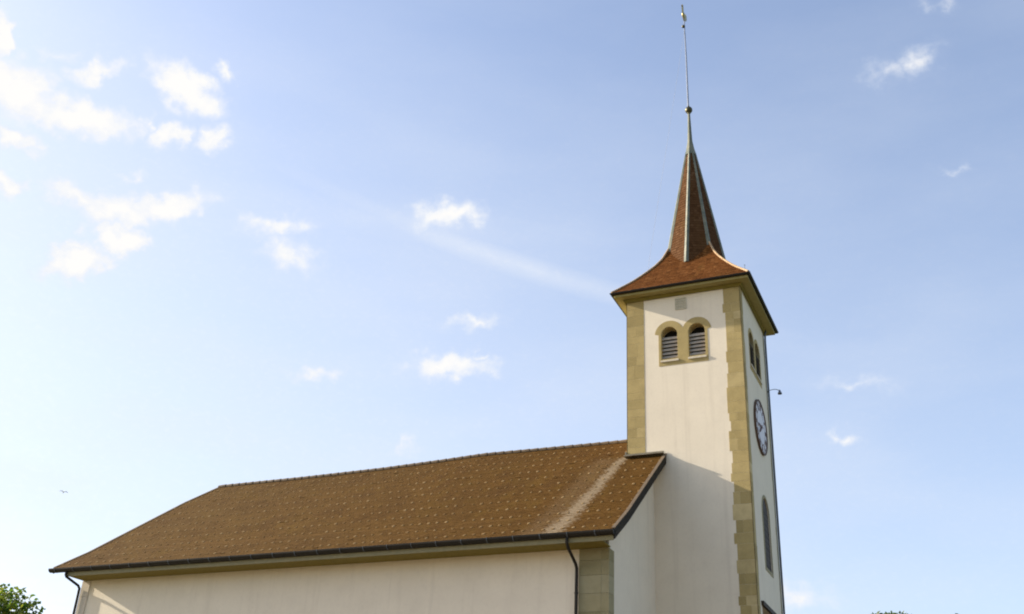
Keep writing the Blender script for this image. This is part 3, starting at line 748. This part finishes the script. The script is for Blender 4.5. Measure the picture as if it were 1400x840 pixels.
q.prism(ROO, [], mp, -.028, .028)
rooster = part(q, "rooster", GILT, vane)
q = MB(); bm = bmesh.new(); bmesh.ops.create_uvsphere(bm, u_segments=16, v_segments=10, radius=1)
vs = [mp(-.07+v.co.x*.22, .30+v.co.z*.17, v.co.y*.085) for v in bm.verts]; fs = [tuple(v.index for v in f.verts) for f in bm.faces]; bm.free()
q.add(vs, fs); part(q, "body", GILT, rooster, smooth=True)

# thin cable from the pole to the skirt roof
q = MB(); p0 = Vector((vx-.04, vy, 39.0+EYE)); p1 = Vector((XC-1.75, YC-1.75, skz(1.75)+EYE)); ps = []
for i in range(25):
    t = i/24; p = p0.lerp(p1, t); p.z -= 0.9*math.sin(math.pi*t)*.35; p.x += -.05*math.sin(math.pi*t); ps.append(p)
q.tube(ps, .006, 5); o = q.build("cable", worn((.45, .48, .52), (.38, .4, .45), .5, .3)("thin_cable_steel"))
o['label'] = "thin slack cable running from the weathervane pole down to the tower roof"; o['category'] = "cable"

# small lamp on a curved arm at the far corner of the tower
lx, ly, lz = XR+.02, YB-.05, 19.02+EYE
lamp = thing("wall_lamp", "small grey lamp on a thin curved arm sticking out beyond the tower's clock side", "lamp", (lx, ly, lz))
q = MB(); q.tube([(lx+.10*i/3 if i < 3 else lx+.1+.10*(i-2), ly, lz+[0, .02, .05, .075, .08, .06, .01][i]) for i in range(7)], .016, 8); part(q, "arm", LEAD, lamp, smooth=True)
q = MB(); q.lathe((lx, ly, lz), [(0, -.02), (.05, -.02), (.05, .02), (0, .02)], 10); part(q, "wall_plate", LEAD, lamp)
q = MB(); q.lathe((lx+.53, ly, lz-.17), [(.0, .2), (.035, .19), (.045, .14), (.085, .06), (.10, 0), (.085, 0), (.07, .04), (0, .06)], 14); part(q, "lamp_head", STEEL, lamp)

# small bird in the distance
BS = .5
bc = Vector((-64.3, 58.52, 23.25+EYE))
def bird_mesh():
    q = MB(); f = Vector((.85, -.5, .1)).normalized(); s = Vector((.5, .85, 0)).normalized(); u = Vector((0, 0, 1))
    q.tube([bc-f*.34, bc-f*.2, bc, bc+f*.16, bc+f*.26, bc+f*.33], [.015, .055, .085, .065, .05, .008], 10)
    for k in (-1, 1):
        a = [bc+f*.10, bc-f*.12, bc+s*k*.30+u*.16-f*.12, bc+s*k*.30+u*.16+f*.13, bc+s*k*.68+u*.10-f*.20, bc+s*k*.66+u*.10-f*.10]
        q.add(a + [p-u*.018 for p in a], [(0,1,2,3), (3,2,4,5), (6,9,8,7), (9,11,10,8), (0,3,9,6), (1,7,8,2), (3,5,11,9), (2,8,10,4), (5,4,10,11)])
    q.add([bc-f*.30+s*.03, bc-f*.30-s*.03, bc-f*.5-s*.09, bc-f*.5+s*.09, bc-f*.30+u*.012, bc-f*.5+u*.012], [(0,1,2,3), (0,4,5,3), (1,4,5,2)])
    q.v = [tuple(bc+(Vector(p)-bc)*BS) for p in q.v]
    return q
o = bird_mesh().build("bird", worn((.60, .61, .63), (.5, .51, .53), .8)("grey_feathers"), smooth=False); o['label'] = "tiny grey bird flying in the pale sky left of the nave roof"; o['category'] = "bird"

# ------------------------------------------------------------------ trees
def leaf_mat(name, a, b_, c):
    def f(nt, b):
        q = NB(nt); g = q.n('ShaderNodeNewGeometry'); col = q.ramp(g.outputs['Random Per Island'], [(0, a), (.5, b_), (1, c)])
        q.link(col, b.inputs['Base Color'])
        tr = q.n('ShaderNodeBsdfTranslucent'); q.link(col, tr.inputs[0]); mx = q.n('ShaderNodeMixShader'); mx.inputs[0].default_value = .42
        out = nt.nodes['Material Output']; q.link(b.outputs[0], mx.inputs[1]); q.link(tr.outputs[0], mx.inputs[2]); q.link(mx.outputs[0], out.inputs[0])
    return mat(name, b_, .55, build=f)
BARK = worn((.10, .075, .05), (.06, .045, .03), .95)("bark")
def tree(base, height, rad, leafm, n_leaf, leaf, label, seed, name="leafy_tree"):
    rnd = random.Random(seed); b = Vector(base)
    t = thing(name, label, "tree", base)
    q = MB(); trunk_top = b+Vector((.1*rad, 0, height*.62))
    q.tube([b, b+Vector((.05, 0, height*.2)), b+Vector((.1, .05, height*.42)), trunk_top], [.03*height, .023*height, .017*height, .006*height], 10)
    clumps = []
    for i in range(int(22)):
        a = rnd.uniform(0, 2*math.pi); h = rnd.uniform(.42, .97); k = math.sin(math.pi*min(1, (h-.30)/.78))**.6
        rr_ = rad*k*rnd.uniform(.45, .85); c = b+Vector((rr_*math.cos(a), rr_*math.sin(a), height*h*.95))
        clumps.append((c, rad*rnd.uniform(.26, .44)))
        st = b+Vector((.08, .03, height*rnd.uniform(.25, .55))); mid = st.lerp(c, .5)+Vector((0, 0, -.05*height))
        q.tube([st, mid, c], [.009*height, .006*height, .0025*height], 6)
    clumps.append((b+Vector((0, 0, height*.9)), rad*.4))
    part_ = build_child(q, "trunk", BARK, t, smooth=True)
    q = MB()
    for _ in range(n_leaf):
        c, r = rnd.choice(clumps); d = Vector((rnd.gauss(0, 1), rnd.gauss(0, 1), rnd.gauss(0, 1))).normalized()*r*(rnd.random()**.38)
        d.z *= .8; p = c+d; n_ = (d.normalized()*.6+Vector((rnd.gauss(0, 1), rnd.gauss(0, 1), rnd.gauss(0, 1)+.6))).normalized()
        x = n_.orthogonal().normalized(); x = (x*math.cos(rnd.random()*6.28)+n_.cross(x)*math.sin(rnd.random()*6.28)).normalized(); y = n_.cross(x)
        l = leaf*rnd.uniform(.6, 1.3); w2 = l*.36
        q.add([p, p+x*l*.45+y*w2-n_*l*.06, p+x*l-n_*l*.22, p+x*l*.45-y*w2-n_*l*.06], [(0,1,2), (0,2,3)])
    build_child(q, "crown", leafm, t, fix=False)
    return t
LEAF_A = leaf_mat("bright_maple_leaf", (.03, .085, .008), (.11, .18, .014), (.27, .29, .03))
LEAF_B = leaf_mat("pale_green_leaf", (.06, .09, .02), (.10, .14, .035), (.16, .18, .06))
tree((-32.0, 27.0, 0), 9.3, 2.9, LEAF_A, 30000, .17, "bright green leafy tree at the left corner of the nave", 5)
tree((-4.7, 60, 0), 14.22, 3.2, LEAF_B, 12000, .2, "pale green tree just showing its tip right of the tower", 8)
tree((-1.7, 66, 0), 15.3, 3.4, LEAF_B, 12000, .2, "second pale tree tip farther right beyond the tower", 9)
